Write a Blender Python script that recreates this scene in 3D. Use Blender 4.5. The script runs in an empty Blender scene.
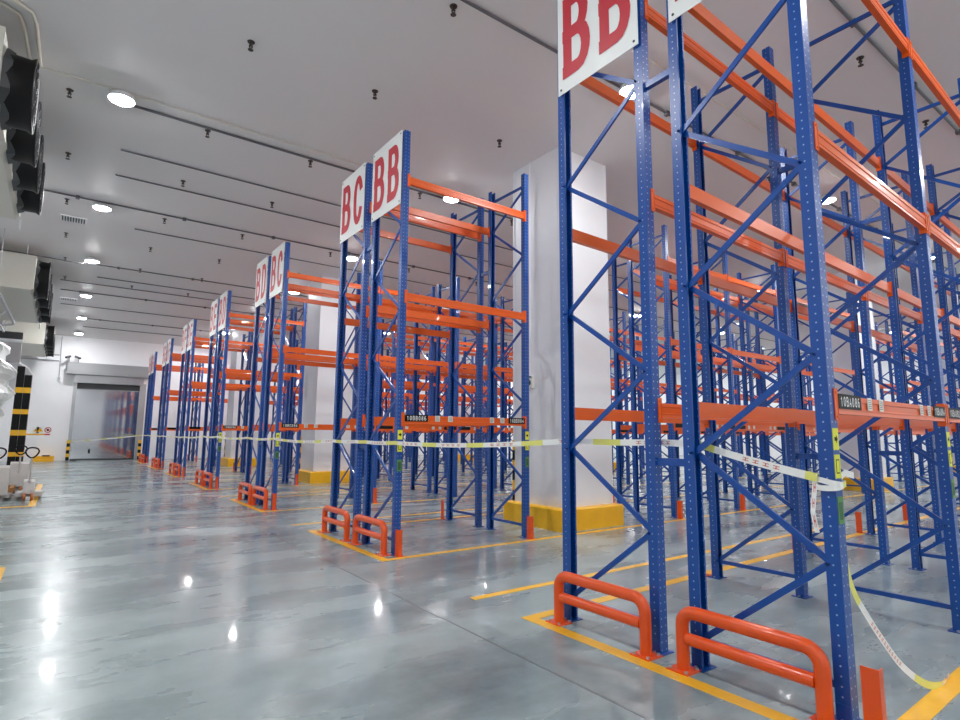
import bpy, math, random
from mathutils import Vector, Matrix
random.seed(7)
S = bpy.context.scene
COL = S.collection

# ------------------------------------------------------------------ materials
def srgb(r, g, b):
    def f(c):
        c /= 255.0
        return c / 12.92 if c <= 0.04045 else ((c + 0.055) / 1.055) ** 2.4
    return (f(r), f(g), f(b), 1.0)

def newmat(name):
    m = bpy.data.materials.new(name)
    m.use_nodes = True
    nt = m.node_tree
    return m, nt, nt.nodes['Principled BSDF']

def mat(name, col, rough=0.5, metal=0.0, spec=0.5, noise=0.0, nscale=4.0, coat=0.0):
    m, nt, b = newmat(name)
    b.inputs['Base Color'].default_value = col
    b.inputs['Roughness'].default_value = rough
    b.inputs['Metallic'].default_value = metal
    b.inputs['Specular IOR Level'].default_value = spec
    b.inputs['Coat Weight'].default_value = coat
    if noise:
        tc = nt.nodes.new('ShaderNodeTexCoord')
        n = nt.nodes.new('ShaderNodeTexNoise')
        n.inputs['Scale'].default_value = nscale
        n.inputs['Detail'].default_value = 4
        nt.links.new(tc.outputs['Object'], n.inputs['Vector'])
        mx = nt.nodes.new('ShaderNodeMix'); mx.data_type = 'RGBA'
        mx.inputs['A'].default_value = tuple(c * (1 - noise) for c in col[:3]) + (1,)
        mx.inputs['B'].default_value = tuple(min(1, c * (1 + noise)) for c in col[:3]) + (1,)
        nt.links.new(n.outputs['Fac'], mx.inputs['Factor'])
        nt.links.new(mx.outputs['Result'], b.inputs['Base Color'])
    return m

def emis(name, col, strength):
    m, nt, b = newmat(name)
    b.inputs['Base Color'].default_value = (0.8, 0.8, 0.8, 1)
    b.inputs['Emission Color'].default_value = col
    b.inputs['Emission Strength'].default_value = strength
    return m

BLUE = mat('blue_paint', srgb(0, 70, 152), 0.3, 0, 0.5, 0.10, 6, coat=0.15)
ORANGE = mat('orange_paint', srgb(230, 94, 6), 0.35, 0, 0.5, 0.06, 3, coat=0.1)
GUARD = mat('guard_orange', srgb(226, 80, 8), 0.28, 0, 0.5, 0.05, 5, coat=0.25)
YELLOW = mat('yellow_paint', srgb(246, 186, 30), 0.35, 0, 0.5, 0.12, 5)
YLINE = mat('yellow_line_paint', srgb(250, 186, 40), 0.3, 0, 0.5, 0.12, 9)
BLACK = mat('black_plastic', srgb(12, 12, 14), 0.5, 0, 0.25)
DGREY = mat('dark_grey_sheet', srgb(70, 72, 74), 0.45, 0.2)
WHITE = mat('white_panel', srgb(236, 237, 238), 0.35, 0, 0.5, 0.02, 1.2)
WALLM = mat('white_wall', srgb(243, 244, 246), 0.4, 0, 0.5, 0.02, 0.5)
CEILM = mat('ceiling_panel', srgb(230, 228, 228), 0.55, 0, 0.12, 0.02, 0.3)
COLM = mat('pillar_paint', srgb(232, 233, 236), 0.5, 0, 0.4, 0.03, 1.5)
BEIGE = mat('cooler_cream', srgb(214, 212, 200), 0.4, 0, 0.5, 0.03, 2)
STEEL = mat('brushed_steel', srgb(176, 178, 180), 0.35, 0.7, 0.5, 0.05, 3)
PRT = mat('print_red', srgb(214, 120, 110), 0.5)
GALV = mat('galvanised', srgb(190, 192, 196), 0.4, 0.6, 0.5, 0.05, 12)
SIGNW = mat('sign_white', srgb(236, 238, 236), 0.35)
SIGNR = mat('sign_red', srgb(196, 34, 52), 0.4)
TAPEW = mat('tape_white', srgb(240, 240, 236), 0.4)
TAPEY = mat('tape_yellow', srgb(228, 226, 120), 0.4)
TAPER = mat('tape_red', srgb(206, 70, 60), 0.4)
STICKY = mat('sticker_yellow', srgb(222, 226, 60), 0.45)
STICKG = mat('sticker_green', srgb(84, 140, 70), 0.45)
STICKW = mat('sticker_white', srgb(222, 222, 214), 0.45)
WOOD = mat('pallet_wood', srgb(156, 112, 66), 0.7, 0, 0.3, 0.25, 14)
FILM = mat('white_film', srgb(236, 238, 236), 0.3, 0, 0.5, 0.05, 6)
RUBBER = mat('rust_orange_roller', srgb(176, 100, 48), 0.5)
BRACE_D = BLUE
CONDM = mat('conduit_grey', srgb(104, 104, 108), 0.45, 0.2)
PIPEM = mat('pipe_cream', srgb(216, 212, 198), 0.4)
LIGHTM = emis('lamp_lens', (0.985, 0.99, 1.0, 1), 320.0)

def upright_material():
    m, nt, b = newmat('perforated_blue')
    N = nt.nodes.new; L = nt.links.new
    b.inputs['Roughness'].default_value = 0.32
    b.inputs['Coat Weight'].default_value = 0.15
    tc = N('ShaderNodeTexCoord'); sp = N('ShaderNodeSeparateXYZ'); L(tc.outputs['Object'], sp.inputs[0])
    def mth(op, a, bb=None):
        n = N('ShaderNodeMath'); n.operation = op
        for i, v in enumerate((a, bb)):
            if v is None: continue
            if isinstance(v, (int, float)): n.inputs[i].default_value = v
            else: L(v, n.inputs[i])
        return n.outputs[0]
    z = mth('MULTIPLY', mth('SUBTRACT', mth('FRACT', mth('DIVIDE', sp.outputs[2], 0.06)), 0.5), 0.06)
    zz = mth('MULTIPLY', z, z)
    dx = mth('SUBTRACT', mth('ABSOLUTE', sp.outputs[0]), 0.027)
    dy = sp.outputs[1]
    d1 = mth('SQRT', mth('ADD', zz, mth('MULTIPLY', dx, dx)))
    d2 = mth('SQRT', mth('ADD', zz, mth('MULTIPLY', dy, dy)))
    # web faces carry two columns of holes, the flanges one
    onweb = mth('GREATER_THAN', mth('ABSOLUTE', sp.outputs[1]), 0.036)
    onfl = mth('GREATER_THAN', mth('ABSOLUTE', sp.outputs[0]), 0.047)
    h1 = mth('MULTIPLY', mth('LESS_THAN', d1, 0.0062), onweb)
    h2 = mth('MULTIPLY', mth('LESS_THAN', d2, 0.0058), onfl)
    h = mth('MAXIMUM', h1, h2)
    nz = N('ShaderNodeTexNoise'); nz.inputs['Scale'].default_value = 6; L(tc.outputs['Object'], nz.inputs['Vector'])
    m0 = N('ShaderNodeMix'); m0.data_type = 'RGBA'
    m0.inputs['A'].default_value = srgb(0, 65, 143); m0.inputs['B'].default_value = srgb(2, 76, 158)
    L(nz.outputs['Fac'], m0.inputs['Factor'])
    mx = N('ShaderNodeMix'); mx.data_type = 'RGBA'
    L(h, mx.inputs['Factor']); L(m0.outputs['Result'], mx.inputs['A']); mx.inputs['B'].default_value = srgb(150, 172, 206)
    L(mx.outputs['Result'], b.inputs['Base Color'])
    return m
UPR = upright_material()

def floor_material():
    m, nt, b = newmat('polished_concrete')
    N = nt.nodes.new; L = nt.links.new
    tc = N('ShaderNodeTexCoord')
    mp = N('ShaderNodeMapping'); mp.inputs['Rotation'].default_value = (0, 0, math.radians(-18))
    mp.inputs['Scale'].default_value = (0.42, 1.1, 1); L(tc.outputs['Object'], mp.inputs['Vector'])
    n1 = N('ShaderNodeTexNoise'); n1.inputs['Scale'].default_value = 1.1; n1.inputs['Detail'].default_value = 6
    n1.inputs['Roughness'].default_value = 0.55; n1.inputs['Distortion'].default_value = 0.0
    L(mp.outputs[0], n1.inputs['Vector'])
    n2 = N('ShaderNodeTexNoise'); n2.inputs['Scale'].default_value = 0.5; n2.inputs['Detail'].default_value = 5
    L(tc.outputs['Object'], n2.inputs['Vector'])
    r1 = N('ShaderNodeValToRGB')
    r1.color_ramp.elements[0].position = 0.24; r1.color_ramp.elements[0].color = srgb(112, 127, 130)
    r1.color_ramp.elements[1].position = 0.76; r1.color_ramp.elements[1].color = srgb(176, 191, 191)
    L(n1.outputs['Fac'], r1.inputs['Fac'])
    r2 = N('ShaderNodeValToRGB')
    r2.color_ramp.elements[0].position = 0.3; r2.color_ramp.elements[0].color = (0.74, 0.76, 0.77, 1)
    r2.color_ramp.elements[1].position = 0.7; r2.color_ramp.elements[1].color = (1.05, 1.05, 1.05, 1)
    L(n2.outputs['Fac'], r2.inputs['Fac'])
    mx = N('ShaderNodeMix'); mx.data_type = 'RGBA'; mx.blend_type = 'MULTIPLY'; mx.inputs['Factor'].default_value = 1
    L(r1.outputs[0], mx.inputs['A']); L(r2.outputs[0], mx.inputs['B'])
    n5 = N('ShaderNodeTexNoise'); n5.inputs['Scale'].default_value = 7.0; n5.inputs['Detail'].default_value = 5; n5.inputs['Roughness'].default_value = 0.65
    L(tc.outputs['Object'], n5.inputs['Vector'])
    r5 = N('ShaderNodeValToRGB')
    r5.color_ramp.elements[0].position = 0.3; r5.color_ramp.elements[0].color = (0.86, 0.87, 0.87, 1)
    r5.color_ramp.elements[1].position = 0.7; r5.color_ramp.elements[1].color = (1.04, 1.04, 1.04, 1)
    L(n5.outputs['Fac'], r5.inputs['Fac'])
    mx5 = N('ShaderNodeMix'); mx5.data_type = 'RGBA'; mx5.blend_type = 'MULTIPLY'; mx5.inputs['Factor'].default_value = 1
    L(mx.outputs['Result'], mx5.inputs['A']); L(r5.outputs[0], mx5.inputs['B']); mx = mx5
    # small dark scuff marks
    v = N('ShaderNodeTexVoronoi'); v.inputs['Scale'].default_value = 2.3; L(tc.outputs['Object'], v.inputs['Vector'])
    n3 = N('ShaderNodeTexNoise'); n3.inputs['Scale'].default_value = 0.55; L(tc.outputs['Object'], n3.inputs['Vector'])
    lt = N('ShaderNodeMath'); lt.operation = 'LESS_THAN'; L(v.outputs['Distance'], lt.inputs[0]); lt.inputs[1].default_value = 0.045
    gt = N('ShaderNodeMath'); gt.operation = 'GREATER_THAN'; L(n3.outputs['Fac'], gt.inputs[0]); gt.inputs[1].default_value = 0.60
    mu = N('ShaderNodeMath'); mu.operation = 'MULTIPLY'; L(lt.outputs[0], mu.inputs[0]); L(gt.outputs[0], mu.inputs[1])
    m2 = N('ShaderNodeMix'); m2.data_type = 'RGBA'
    L(mu.outputs[0], m2.inputs['Factor']); L(mx.outputs['Result'], m2.inputs['A']); m2.inputs['B'].default_value = srgb(62, 66, 70)
    L(m2.outputs['Result'], b.inputs['Base Color'])
    r3 = N('ShaderNodeValToRGB')
    r3.color_ramp.elements[0].position = 0.3; r3.color_ramp.elements[0].color = (0.2, 0.2, 0.2, 1)
    r3.color_ramp.elements[1].position = 0.75; r3.color_ramp.elements[1].color = (0.36, 0.36, 0.36, 1)
    L(n1.outputs['Fac'], r3.inputs['Fac']); L(r3.outputs[0], b.inputs['Roughness'])
    b.inputs['Specular IOR Level'].default_value = 0.5; b.inputs['Coat Weight'].default_value = 0.22; b.inputs['Coat Roughness'].default_value = 0.05
    return m
FLOORM = floor_material()
SHUT = mat('polished_shutter', srgb(190, 192, 195), 0.06, 0.9, 0.5)

# ------------------------------------------------------------------ mesh builder
class MB:
    def __init__(s): s.v = []; s.f = []; s.m = []; s.sm = []
    def add(s, vs, fs, mi=0, smooth=False):
        o = len(s.v); s.v += [tuple(v) for v in vs]
        for f in fs: s.f.append([i + o for i in f]); s.m.append(mi); s.sm.append(smooth)
    def box(s, x0, x1, y0, y1, z0, z1, mi=0):
        vs = [(x, y, z) for x in (x0, x1) for y in (y0, y1) for z in (z0, z1)]
        s.add(vs, [(0, 1, 3, 2), (4, 6, 7, 5), (0, 4, 5, 1), (2, 3, 7, 6), (0, 2, 6, 4), (1, 5, 7, 3)], mi)
    def extrude(s, poly, p, ux, uy, d, mi=0):
        """closed polygon in the (ux,uy) plane at p, swept by vector d"""
        p, ux, uy, d = Vector(p), Vector(ux), Vector(uy), Vector(d)
        a = [p + ux * x + uy * y for x, y in poly]; b = [q + d for q in a]
        n = len(a); fs = [(i, (i + 1) % n, n + (i + 1) % n, n + i) for i in range(n)]
        fs += [tuple(range(n))[::-1], tuple(range(n, 2 * n))]
        s.add(a + b, fs, mi)
    def bar(s, a, b, w, h, up=(1, 0, 0), mi=0):
        a, b = Vector(a), Vector(b); d = b - a
        u = Vector(up); u = (u - d * (u.dot(d) / d.dot(d))).normalized(); v = d.normalized().cross(u)
        s.extrude([(-w / 2, -h / 2), (w / 2, -h / 2), (w / 2, h / 2), (-w / 2, h / 2)], a, u, v, d, mi)
    def tube(s, pts, r, n=12, mi=0, caps=True):
        pts = [Vector(p) for p in pts]; rings = []
        t0 = (pts[1] - pts[0]).normalized()
        ref = Vector((0, 0, 1)) if abs(t0.z) < 0.9 else Vector((1, 0, 0))
        u = t0.cross(ref).normalized()
        for i, p in enumerate(pts):
            t = (pts[min(i + 1, len(pts) - 1)] - pts[max(i - 1, 0)]).normalized()
            u = (u - t * u.dot(t)).normalized(); w = t.cross(u)
            rings.append([p + (u * math.cos(2 * math.pi * k / n) + w * math.sin(2 * math.pi * k / n)) * r for k in range(n)])
        vs = [q for R_ in rings for q in R_]
        fs = [(i * n + k, i * n + (k + 1) % n, (i + 1) * n + (k + 1) % n, (i + 1) * n + k) for i in range(len(pts) - 1) for k in range(n)]
        s.add(vs, fs, mi, True)
        if caps:
            e = (len(pts) - 1) * n
            s.add(rings[0], [tuple(range(n))[::-1]], mi); s.add(rings[-1], [tuple(range(n))], mi)
    def lathe(s, prof, c, axis='z', n=20, mi=0, smooth=True):
        """prof: list of (r, h); c: centre; axis the spin axis"""
        c = Vector(c); vs = []
        for r, h in prof:
            for k in range(n):
                a = 2 * math.pi * k / n; x, y = r * math.cos(a), r * math.sin(a)
                vs.append(c + (Vector((x, y, h)) if axis == 'z' else Vector((h, x, y)) if axis == 'x' else Vector((y, h, x))))
        fs = [(i * n + k, i * n + (k + 1) % n, (i + 1) * n + (k + 1) % n, (i + 1) * n + k) for i in range(len(prof) - 1) for k in range(n)]
        s.add(vs, fs, mi, smooth)
    def mesh(s, name, mats):
        me = bpy.data.meshes.new(name); me.from_pydata(s.v, [], s.f)
        for m in (mats if isinstance(mats, (list, tuple)) else [mats]): me.materials.append(m)
        me.polygons.foreach_set('material_index', s.m); me.polygons.foreach_set('use_smooth', s.sm)
        me.update(); 
        return me

def link(name, data, parent=None, loc=(0, 0, 0), rz=0.0, label=None):
    o = bpy.data.objects.new(name, data); COL.objects.link(o)
    o.location = loc; o.rotation_euler = (0, 0, rz)
    if parent: o.parent = parent
    if label: o['label'] = label
    return o
def tag(o, label, cat, group=None):
    o['label'] = label; o['category'] = cat
    if group: o['group'] = group
    return o
def struct(name, mb, mats, parent=None):
    o = link(name, mb.mesh(name, mats), parent); o['kind'] = 'structure'; return o
def part(name, mb, mats, parent, label=None, loc=(0, 0, 0)):
    return link(name, mb.mesh(name, mats), parent, loc, 0, label)

def arc(cx, cy, rx, ry, a0, a1, n=8):
    return [(cx + rx * math.cos(math.radians(a0 + (a1 - a0) * i / n)), cy + ry * math.sin(math.radians(a0 + (a1 - a0) * i / n))) for i in range(n + 1)]
GLYPH = {
    'A': [[(.04, 0), (.5, 1), (.96, 0)], [(.2, .3), (.8, .3)]],
    'B': [[(.1, 0), (.1, 1)], [(.1, 1), (.5, 1)] + arc(.55, .765, .3, .235, 90, -90) + [(.1, .53)], [(.1, .53), (.5, .53)] + arc(.57, .265, .36, .265, 90, -90) + [(.1, 0)]],
    'C': [arc(.52, .64, .4, .36, 25, 180) + arc(.52, .36, .4, .36, 180, 335)],
    'D': [[(.1, 0), (.1, 1)], [(.1, 1), (.45, 1)] + arc(.47, .64, .43, .36, 90, 0) + arc(.47, .36, .43, .36, 0, -90) + [(.1, 0)]],
    'E': [[(.88, 1), (.1, 1), (.1, 0), (.9, 0)], [(.1, .52), (.8, .52)]],
    'F': [[(.9, 1), (.1, 1), (.1, 0)], [(.1, .52), (.8, .52)]],
    'G': [arc(.5, .64, .4, .36, 25, 180) + arc(.5, .36, .4, .36, 180, 360) + [(.9, .46), (.56, .46)]],
    'H': [[(.1, 0), (.1, 1)], [(.9, 0), (.9, 1)], [(.1, .52), (.9, .52)]],
    '0': [arc(.5, .64, .36, .36, 0, 180) + arc(.5, .36, .36, .36, 180, 360) + [(.86, .64)]],
    '1': [[(.22, .78), (.55, 1), (.55, 0)]],
    '2': [arc(.48, .68, .36, .32, 165, -30) + [(.12, 0), (.9, 0)]],
    '4': [[(.7, 0), (.7, 1), (.08, .3), (.95, .3)]],
    '6': [[(.72, 1)] + arc(.5, .5, .38, .5, 120, 180) + arc(.5, .3, .38, .3, 180, 540, 16)],
    '7': [[(.08, 1), (.9, 1), (.4, 0)]],
    '8': [arc(.5, .76, .33, .24, 270, 630, 16), arc(.5, .26, .39, .26, 90, 450, 16)],
}
def glyph_geo(ch, w, h, t, kx=1.0):
    """block letter drawn as flat strokes of width t inside a w x h box"""
    V, F = [], []
    for li, line in enumerate(GLYPH[ch]):
        pts = [Vector((t / 2 * kx + x * (w - t * kx), t / 2 + y * (h - t))) for x, y in line]
        q = [pts[0]]
        for p in pts[1:]:
            if (p - q[-1]).length > 1e-5: q.append(p)
        pts = q; n = len(pts); closed = (pts[0] - pts[-1]).length < 1e-4
        o = len(V)
        for i, p in enumerate(pts):
            a = pts[i - 1] if i else (pts[-2] if closed else None)
            c = pts[i + 1] if i < n - 1 else (pts[1] if closed else None)
            d0 = (p - a).normalized() if a is not None else None; d1 = (c - p).normalized() if c is not None else None
            if d0 is None: d0 = d1
            if d1 is None: d1 = d0
            tn = (d0 + d1); tn = tn.normalized() if tn.length > 1e-4 else d0
            nr = Vector((-tn.y, tn.x)); m = 1 / max(0.45, nr.dot(Vector((-d0.y, d0.x))))
            e = Vector((0, 0))
            if not closed and i == 0: e = -d1 * t * 0.5 * (1 if abs(d1.x) < .99 else kx)
            if not closed and i == n - 1: e = d0 * t * 0.5
            nr = Vector((nr.x * kx, nr.y))
            V += [(p + nr * t / 2 * m + e).to_3d() + Vector((0, 0, li)), (p - nr * t / 2 * m + e).to_3d() + Vector((0, 0, li))]
        for i in range(n - 1): F.append((o + 2 * i, o + 2 * i + 1, o + 2 * i + 3, o + 2 * i + 2))
    V = [Vector((min(max(v.x, 0), w), min(max(v.y, 0), h), v.z)) for v in V]
    return V, F

ORD = ['', 'first', 'second', 'third', 'fourth', 'fifth', 'sixth', 'seventh', 'eighth', 'ninth', 'tenth', 'eleventh', 'twelfth']

# ------------------------------------------------------------------ layout numbers (metres)
H = 7.45
XF, Y4, PITCH, GAP, DEP, BAY = 4.05, 1.662, 5.888, 0.368, 1.0, 2.486
FARZ = 0.968
ZT, Z1, Z2, Z3 = 6.52, 1.947, 3.822, 5.698
XL, XR, YB, YW = -3.2, 46.0, -9.0, 42.0
U4, U3, U2, U1 = 0.0, DEP, DEP + GAP, 2 * DEP + GAP
def y4(b): return Y4 + (b - 1) * PITCH

# ------------------------------------------------------------------ room shell
mb = MB(); mb.box(XL, XR, YB, YW, -0.12, 0); struct('floor', mb, FLOORM)
mb = MB(); mb.box(XL, XR, YB, YW, H, H + 0.08); struct('ceiling', mb, CEILM)
mb = MB(); mb.box(XL - 0.2, XL, YB - 0.2, YW + 0.2, -0.12, H); struct('wall_left', mb, WALLM)
mb = MB(); mb.box(XR, XR + 0.2, YB - 0.2, YW + 0.2, -0.12, H); struct('wall_right', mb, WALLM)
mb = MB(); mb.box(XL, XR, YB - 0.2, YB, -0.12, H); struct('wall_back', mb, WALLM)
DX0, DX1, DZ = 0.5, 3.9, 4.66
mb = MB()
mb.box(XL, DX0, YW, YW + 0.2, -0.12, H); mb.box(DX1, XR, YW, YW + 0.2, -0.12, H)
mb.box(DX0, DX1, YW, YW + 0.2, DZ, H)
struct('wall_far', mb, WALLM)

# rolling shutter door in the far wall
mb = MB()
mb.box(DX0 - 0.12, DX0 + 0.06, YW - 0.1, YW + 0.15, 0, DZ + 0.1); mb.box(DX1 - 0.06, DX1 + 0.28, YW - 0.1, YW + 0.15, 0, DZ + 0.1)
door = struct('door_1', mb, STEEL)
mb = MB()
n = 46
for i in range(n):
    z0 = 0.06 + (DZ - 0.45) * i / n; z1 = 0.06 + (DZ - 0.45) * (i + 1) / n
    mb.box(DX0 + 0.04, DX1 - 0.04, YW + 0.05, YW + 0.08, z0 + 0.002, z1)
mb.box(DX0 + 0.04, DX1 - 0.04, YW + 0.062, YW + 0.078, 0.06, DZ - 0.39)
part('shutter_curtain', mb, SHUT, door, 'reflective grey slatted shutter')
mb = MB(); mb.box(DX0 + 0.04, DX1 - 0.04, YW + 0.02, YW + 0.1, 0.0, 0.1); part('bottom_bar', mb, DGREY, door)
mb = MB(); mb.box(DX0 + 0.06, DX1 - 0.06, YW - 0.02, YW + 0.12, DZ - 0.36, DZ); part('curtain_guide', mb, DGREY, door)
mb = MB(); mb.box(1.42, 1.52, YW - 0.01, YW + 0.05, 0.42, 0.66); part('door_handle', mb, BLACK, door)
mb = MB(); mb.box(DX0 - 0.12, DX1 + 0.1, YW - 0.24, YW, DZ, DZ + 0.52); mb.box(DX0 - 0.12, DX1 + 0.1, YW - 0.26, YW - 0.24, DZ + 0.06, DZ + 0.1)
part('lintel_panel', mb, STEEL, door)
mb = MB(); mb.box(-0.02, 4.32, YW - 0.55, YW, DZ + 0.48, DZ + 1.18); mb.box(-0.02, 4.32, YW - 0.57, YW - 0.55, DZ + 1.1, DZ + 1.18)
part('shutter_housing', mb, mat('housing_grey', srgb(158, 160, 162), 0.4, 0.3), door)
for x0 in (DX0 - 0.16, DX1 + 0.1):
    mb = MB()
    for i in range(6):
        mb.box(x0, x0 + 0.16, YW - 0.2, YW - 0.1, 0.02 + i * 0.2, 0.22 + i * 0.2, i % 2)
    part('striped_jamb_guard', mb, [BLACK, YELLOW], door, 'black and yellow striped jamb guard')

# ------------------------------------------------------------------ pallet racks
def upright_mesh(flip):
    """cold rolled channel; web on the outer face, open towards the partner upright"""
    w, d, t, l = 0.05, 0.045, 0.005, 0.018
    poly = [(-w, -d), (w, -d), (w, d), (w - l, d), (w - l, d - t), (w - t, d - t), (w - t, -d + t), (0.012, -d + t), (0.010, -d + 0.009), (-0.010, -d + 0.009), (-0.012, -d + t), (-w + t, -d + t), (-w + t, d - t), (-w + l, d - t), (-w + l, d), (-w, d)]
    if flip: poly = [(x, -y) for x, y in poly][::-1]
    b = MB(); b.extrude(poly, (0, 0, 0.006), (1, 0, 0), (0, 1, 0), (0, 0, ZT - 0.006))
    return b.mesh('upright', UPR)
UPM = {False: upright_mesh(False), True: upright_mesh(True)}
b = MB(); b.box(-0.085, 0.085, -0.075, 0.075, 0, 0.008)
for sx in (-1, 1):
    b.lathe([(0.013, 0.008), (0.013, 0.022), (0.0, 0.022)], (sx * 0.068, 0, 0), 'z', 6, 1, False)
    b.box(sx * 0.052 - 0.003, sx * 0.052 + 0.003, -0.04, 0.04, 0.008, 0.11)
FOOT = b.mesh('foot_plate', [BLUE, GALV])
NODES = [(1, .21), (0, .93), (1, 1.6), (0, 2.28), (1, 2.94), (0, 3.63), (1, 4.29), (0, 4.97), (1, 5.65), (0, 6.22)]
A0, A1 = 0.03, DEP - 0.03
b = MB(); b.bar((0, A0, 0), (0, A1, 0), 0.032, 0.042); HBR = b.mesh('horizontal_brace', BRACE_D)
DBR = []
for i in range(len(NODES) - 1):
    (s0, z0), (s1, z1) = NODES[i], NODES[i + 1]
    b = MB(); off = 0.012 * (1 if i % 2 else -1)
    b.bar((off, A0 if s0 == 0 else A1, z0), (off, A0 if s1 == 0 else A1, z1), 0.02, 0.044)
    for (ss, zz) in ((s0, z0), (s1, z1)):
        yy = (A0 - 0.0) if ss == 0 else A1
        b.lathe([(0.011, -0.062), (0.011, 0.062)], (0, yy, zz), 'x', 6, 0)
    DBR.append(b.mesh('diagonal_brace', BRACE_D))
b = MB()
b.bar((0, A0, .2), (0, A1, .2), 0.032, 0.042)
BASEBR = b.mesh('upright_frame', BRACE_D)
b = MB()
for zz in (.2, 6.3): b.bar((0, A0, zz), (0, A1, zz), 0.032, 0.042)
for i in range(len(NODES) - 1):
    (s0, z0), (s1, z1) = NODES[i], NODES[i + 1]
    b.bar((0, A0 if s0 == 0 else A1, z0), (0, A0 if s1 == 0 else A1, z1), 0.03, 0.044)
FULLBR = b.mesh('upright_frame', BRACE_D)

def beam_mesh(L, face):
    """face -1: stepped face towards -Y, +1: towards +Y; origin at the left upright's centre line"""
    f = face; b = MB()
    poly = [(-.030, -.062), (.022, -.062), (.022, .062), (-.030, .062), (-.030, .030), (-.024, .026), (-.024, -.020), (-.030, -.024), (-.030, -.034), (-.026, -.036)]
    poly = [(y * (-f), z) for y, z in poly]
    if f > 0: poly = poly[::-1]
    yc = f * 0.022
    b.extrude(poly, (0.056, yc, 0), (0, 1, 0), (0, 0, 1), (L - 0.112, 0, 0))
    for x0, sx in ((0.056, -1), (L - 0.056, 1)):   # end connectors: plate along the beam end and lip over the upright face
        a, c = sorted((x0, x0 - sx * 0.006)); b.box(a, c, yc - 0.034, yc + 0.030, -0.105, 0.105)
        a, c = sorted((x0, x0 + sx * 0.042)); ys = sorted((f * 0.047, f * 0.053)); b.box(a, c, ys[0], ys[1], -0.105, 0.105)
        for zz in (-0.08, 0.08):
            b.lathe([(0.008, 0), (0.008, f * 0.006), (0, f * 0.006)], (x0 + sx * 0.02, f * 0.053, zz), 'y', 6, 0, False)
    return b.mesh('beam', ORANGE)
BEAMS = {}
def get_beam(L, f):
    k = (round(L, 3), f)
    if k not in BEAMS: BEAMS[k] = beam_mesh(L, f)
    return BEAMS[k]
b = MB(); b.bar((0, U3 + 0.046, 0), (0, U2 - 0.046, 0), 0.05, 0.06); SPACER = b.mesh('row_spacer', BLUE)

def plate_label(txt, w=0.4, h=0.1):
    b = MB(); b.box(0, w, -0.004, 0, -h / 2, h / 2)
    cw = w * 0.88 / len(txt)
    for i, ch in enumerate(txt):
        vs, fs = glyph_geo(ch, cw * 0.80, h * 0.66, 0.0085)
        b.add([(w * 0.07 + i * cw + v.x, -0.0052 - 0.0004 * v.z, v.y - h * 0.33) for v in vs], fs, 1)
    return b.mesh('location_label', [BLACK, SIGNW])
b = MB(); b.box(0, 0.4, -0.004, 0, -0.05, 0.05); BLANKLAB = b.mesh('location_label', [BLACK])
b = MB(); b.box(0, 0.085, -0.0035, 0, -0.045, 0.045)
for i in range(5): b.box(0.012, 0.073, -0.0045, -0.0035, -0.032 + i * 0.014, -0.032 + i * 0.014 + 0.006, 1)
BARCODE = b.mesh('barcode_sticker', [STICKW, mat('print_grey', srgb(140, 140, 136), 0.5)])

def stickers():
    out = []
    b = MB(); b.box(-0.04, 0.04, -0.003, 0, -0.07, 0.07)
    b.add([(-.024, -.004, .012), (-.024, -.004, -.012), (.0, -.004, -.012), (.0, -.004, -.03), (.026, -.004, 0), (.0, -.004, .03), (.0, -.004, .012)], [(0, 1, 2, 3, 4, 5, 6)], 1)
    out.append((1.72, b.mesh('arrow_sticker', [STICKY, BLACK]), 'yellow sticker with a black arrow'))
    b = MB(); b.box(-0.04, 0.04, -0.003, 0, -0.075, 0.075); b.box(-.024, .024, -.004, -.003, -.045, .045, 1); b.box(-.018, .018, -.005, -.004, -.038, .038, 0)
    out.append((1.545, b.mesh('load_sticker', [STICKY, BLACK]), 'yellow sticker with a black outlined box'))
    b = MB(); b.box(-0.038, 0.038, -0.003, 0, -0.085, 0.085); b.box(-.024, .024, -.004, -.003, -.06, .05, 1)
    out.append((1.27, b.mesh('green_sticker', [STICKG, mat('sticker_green_dark', srgb(50, 92, 52), 0.5)]), 'green printed sticker'))
    return out
STK = stickers()

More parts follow.
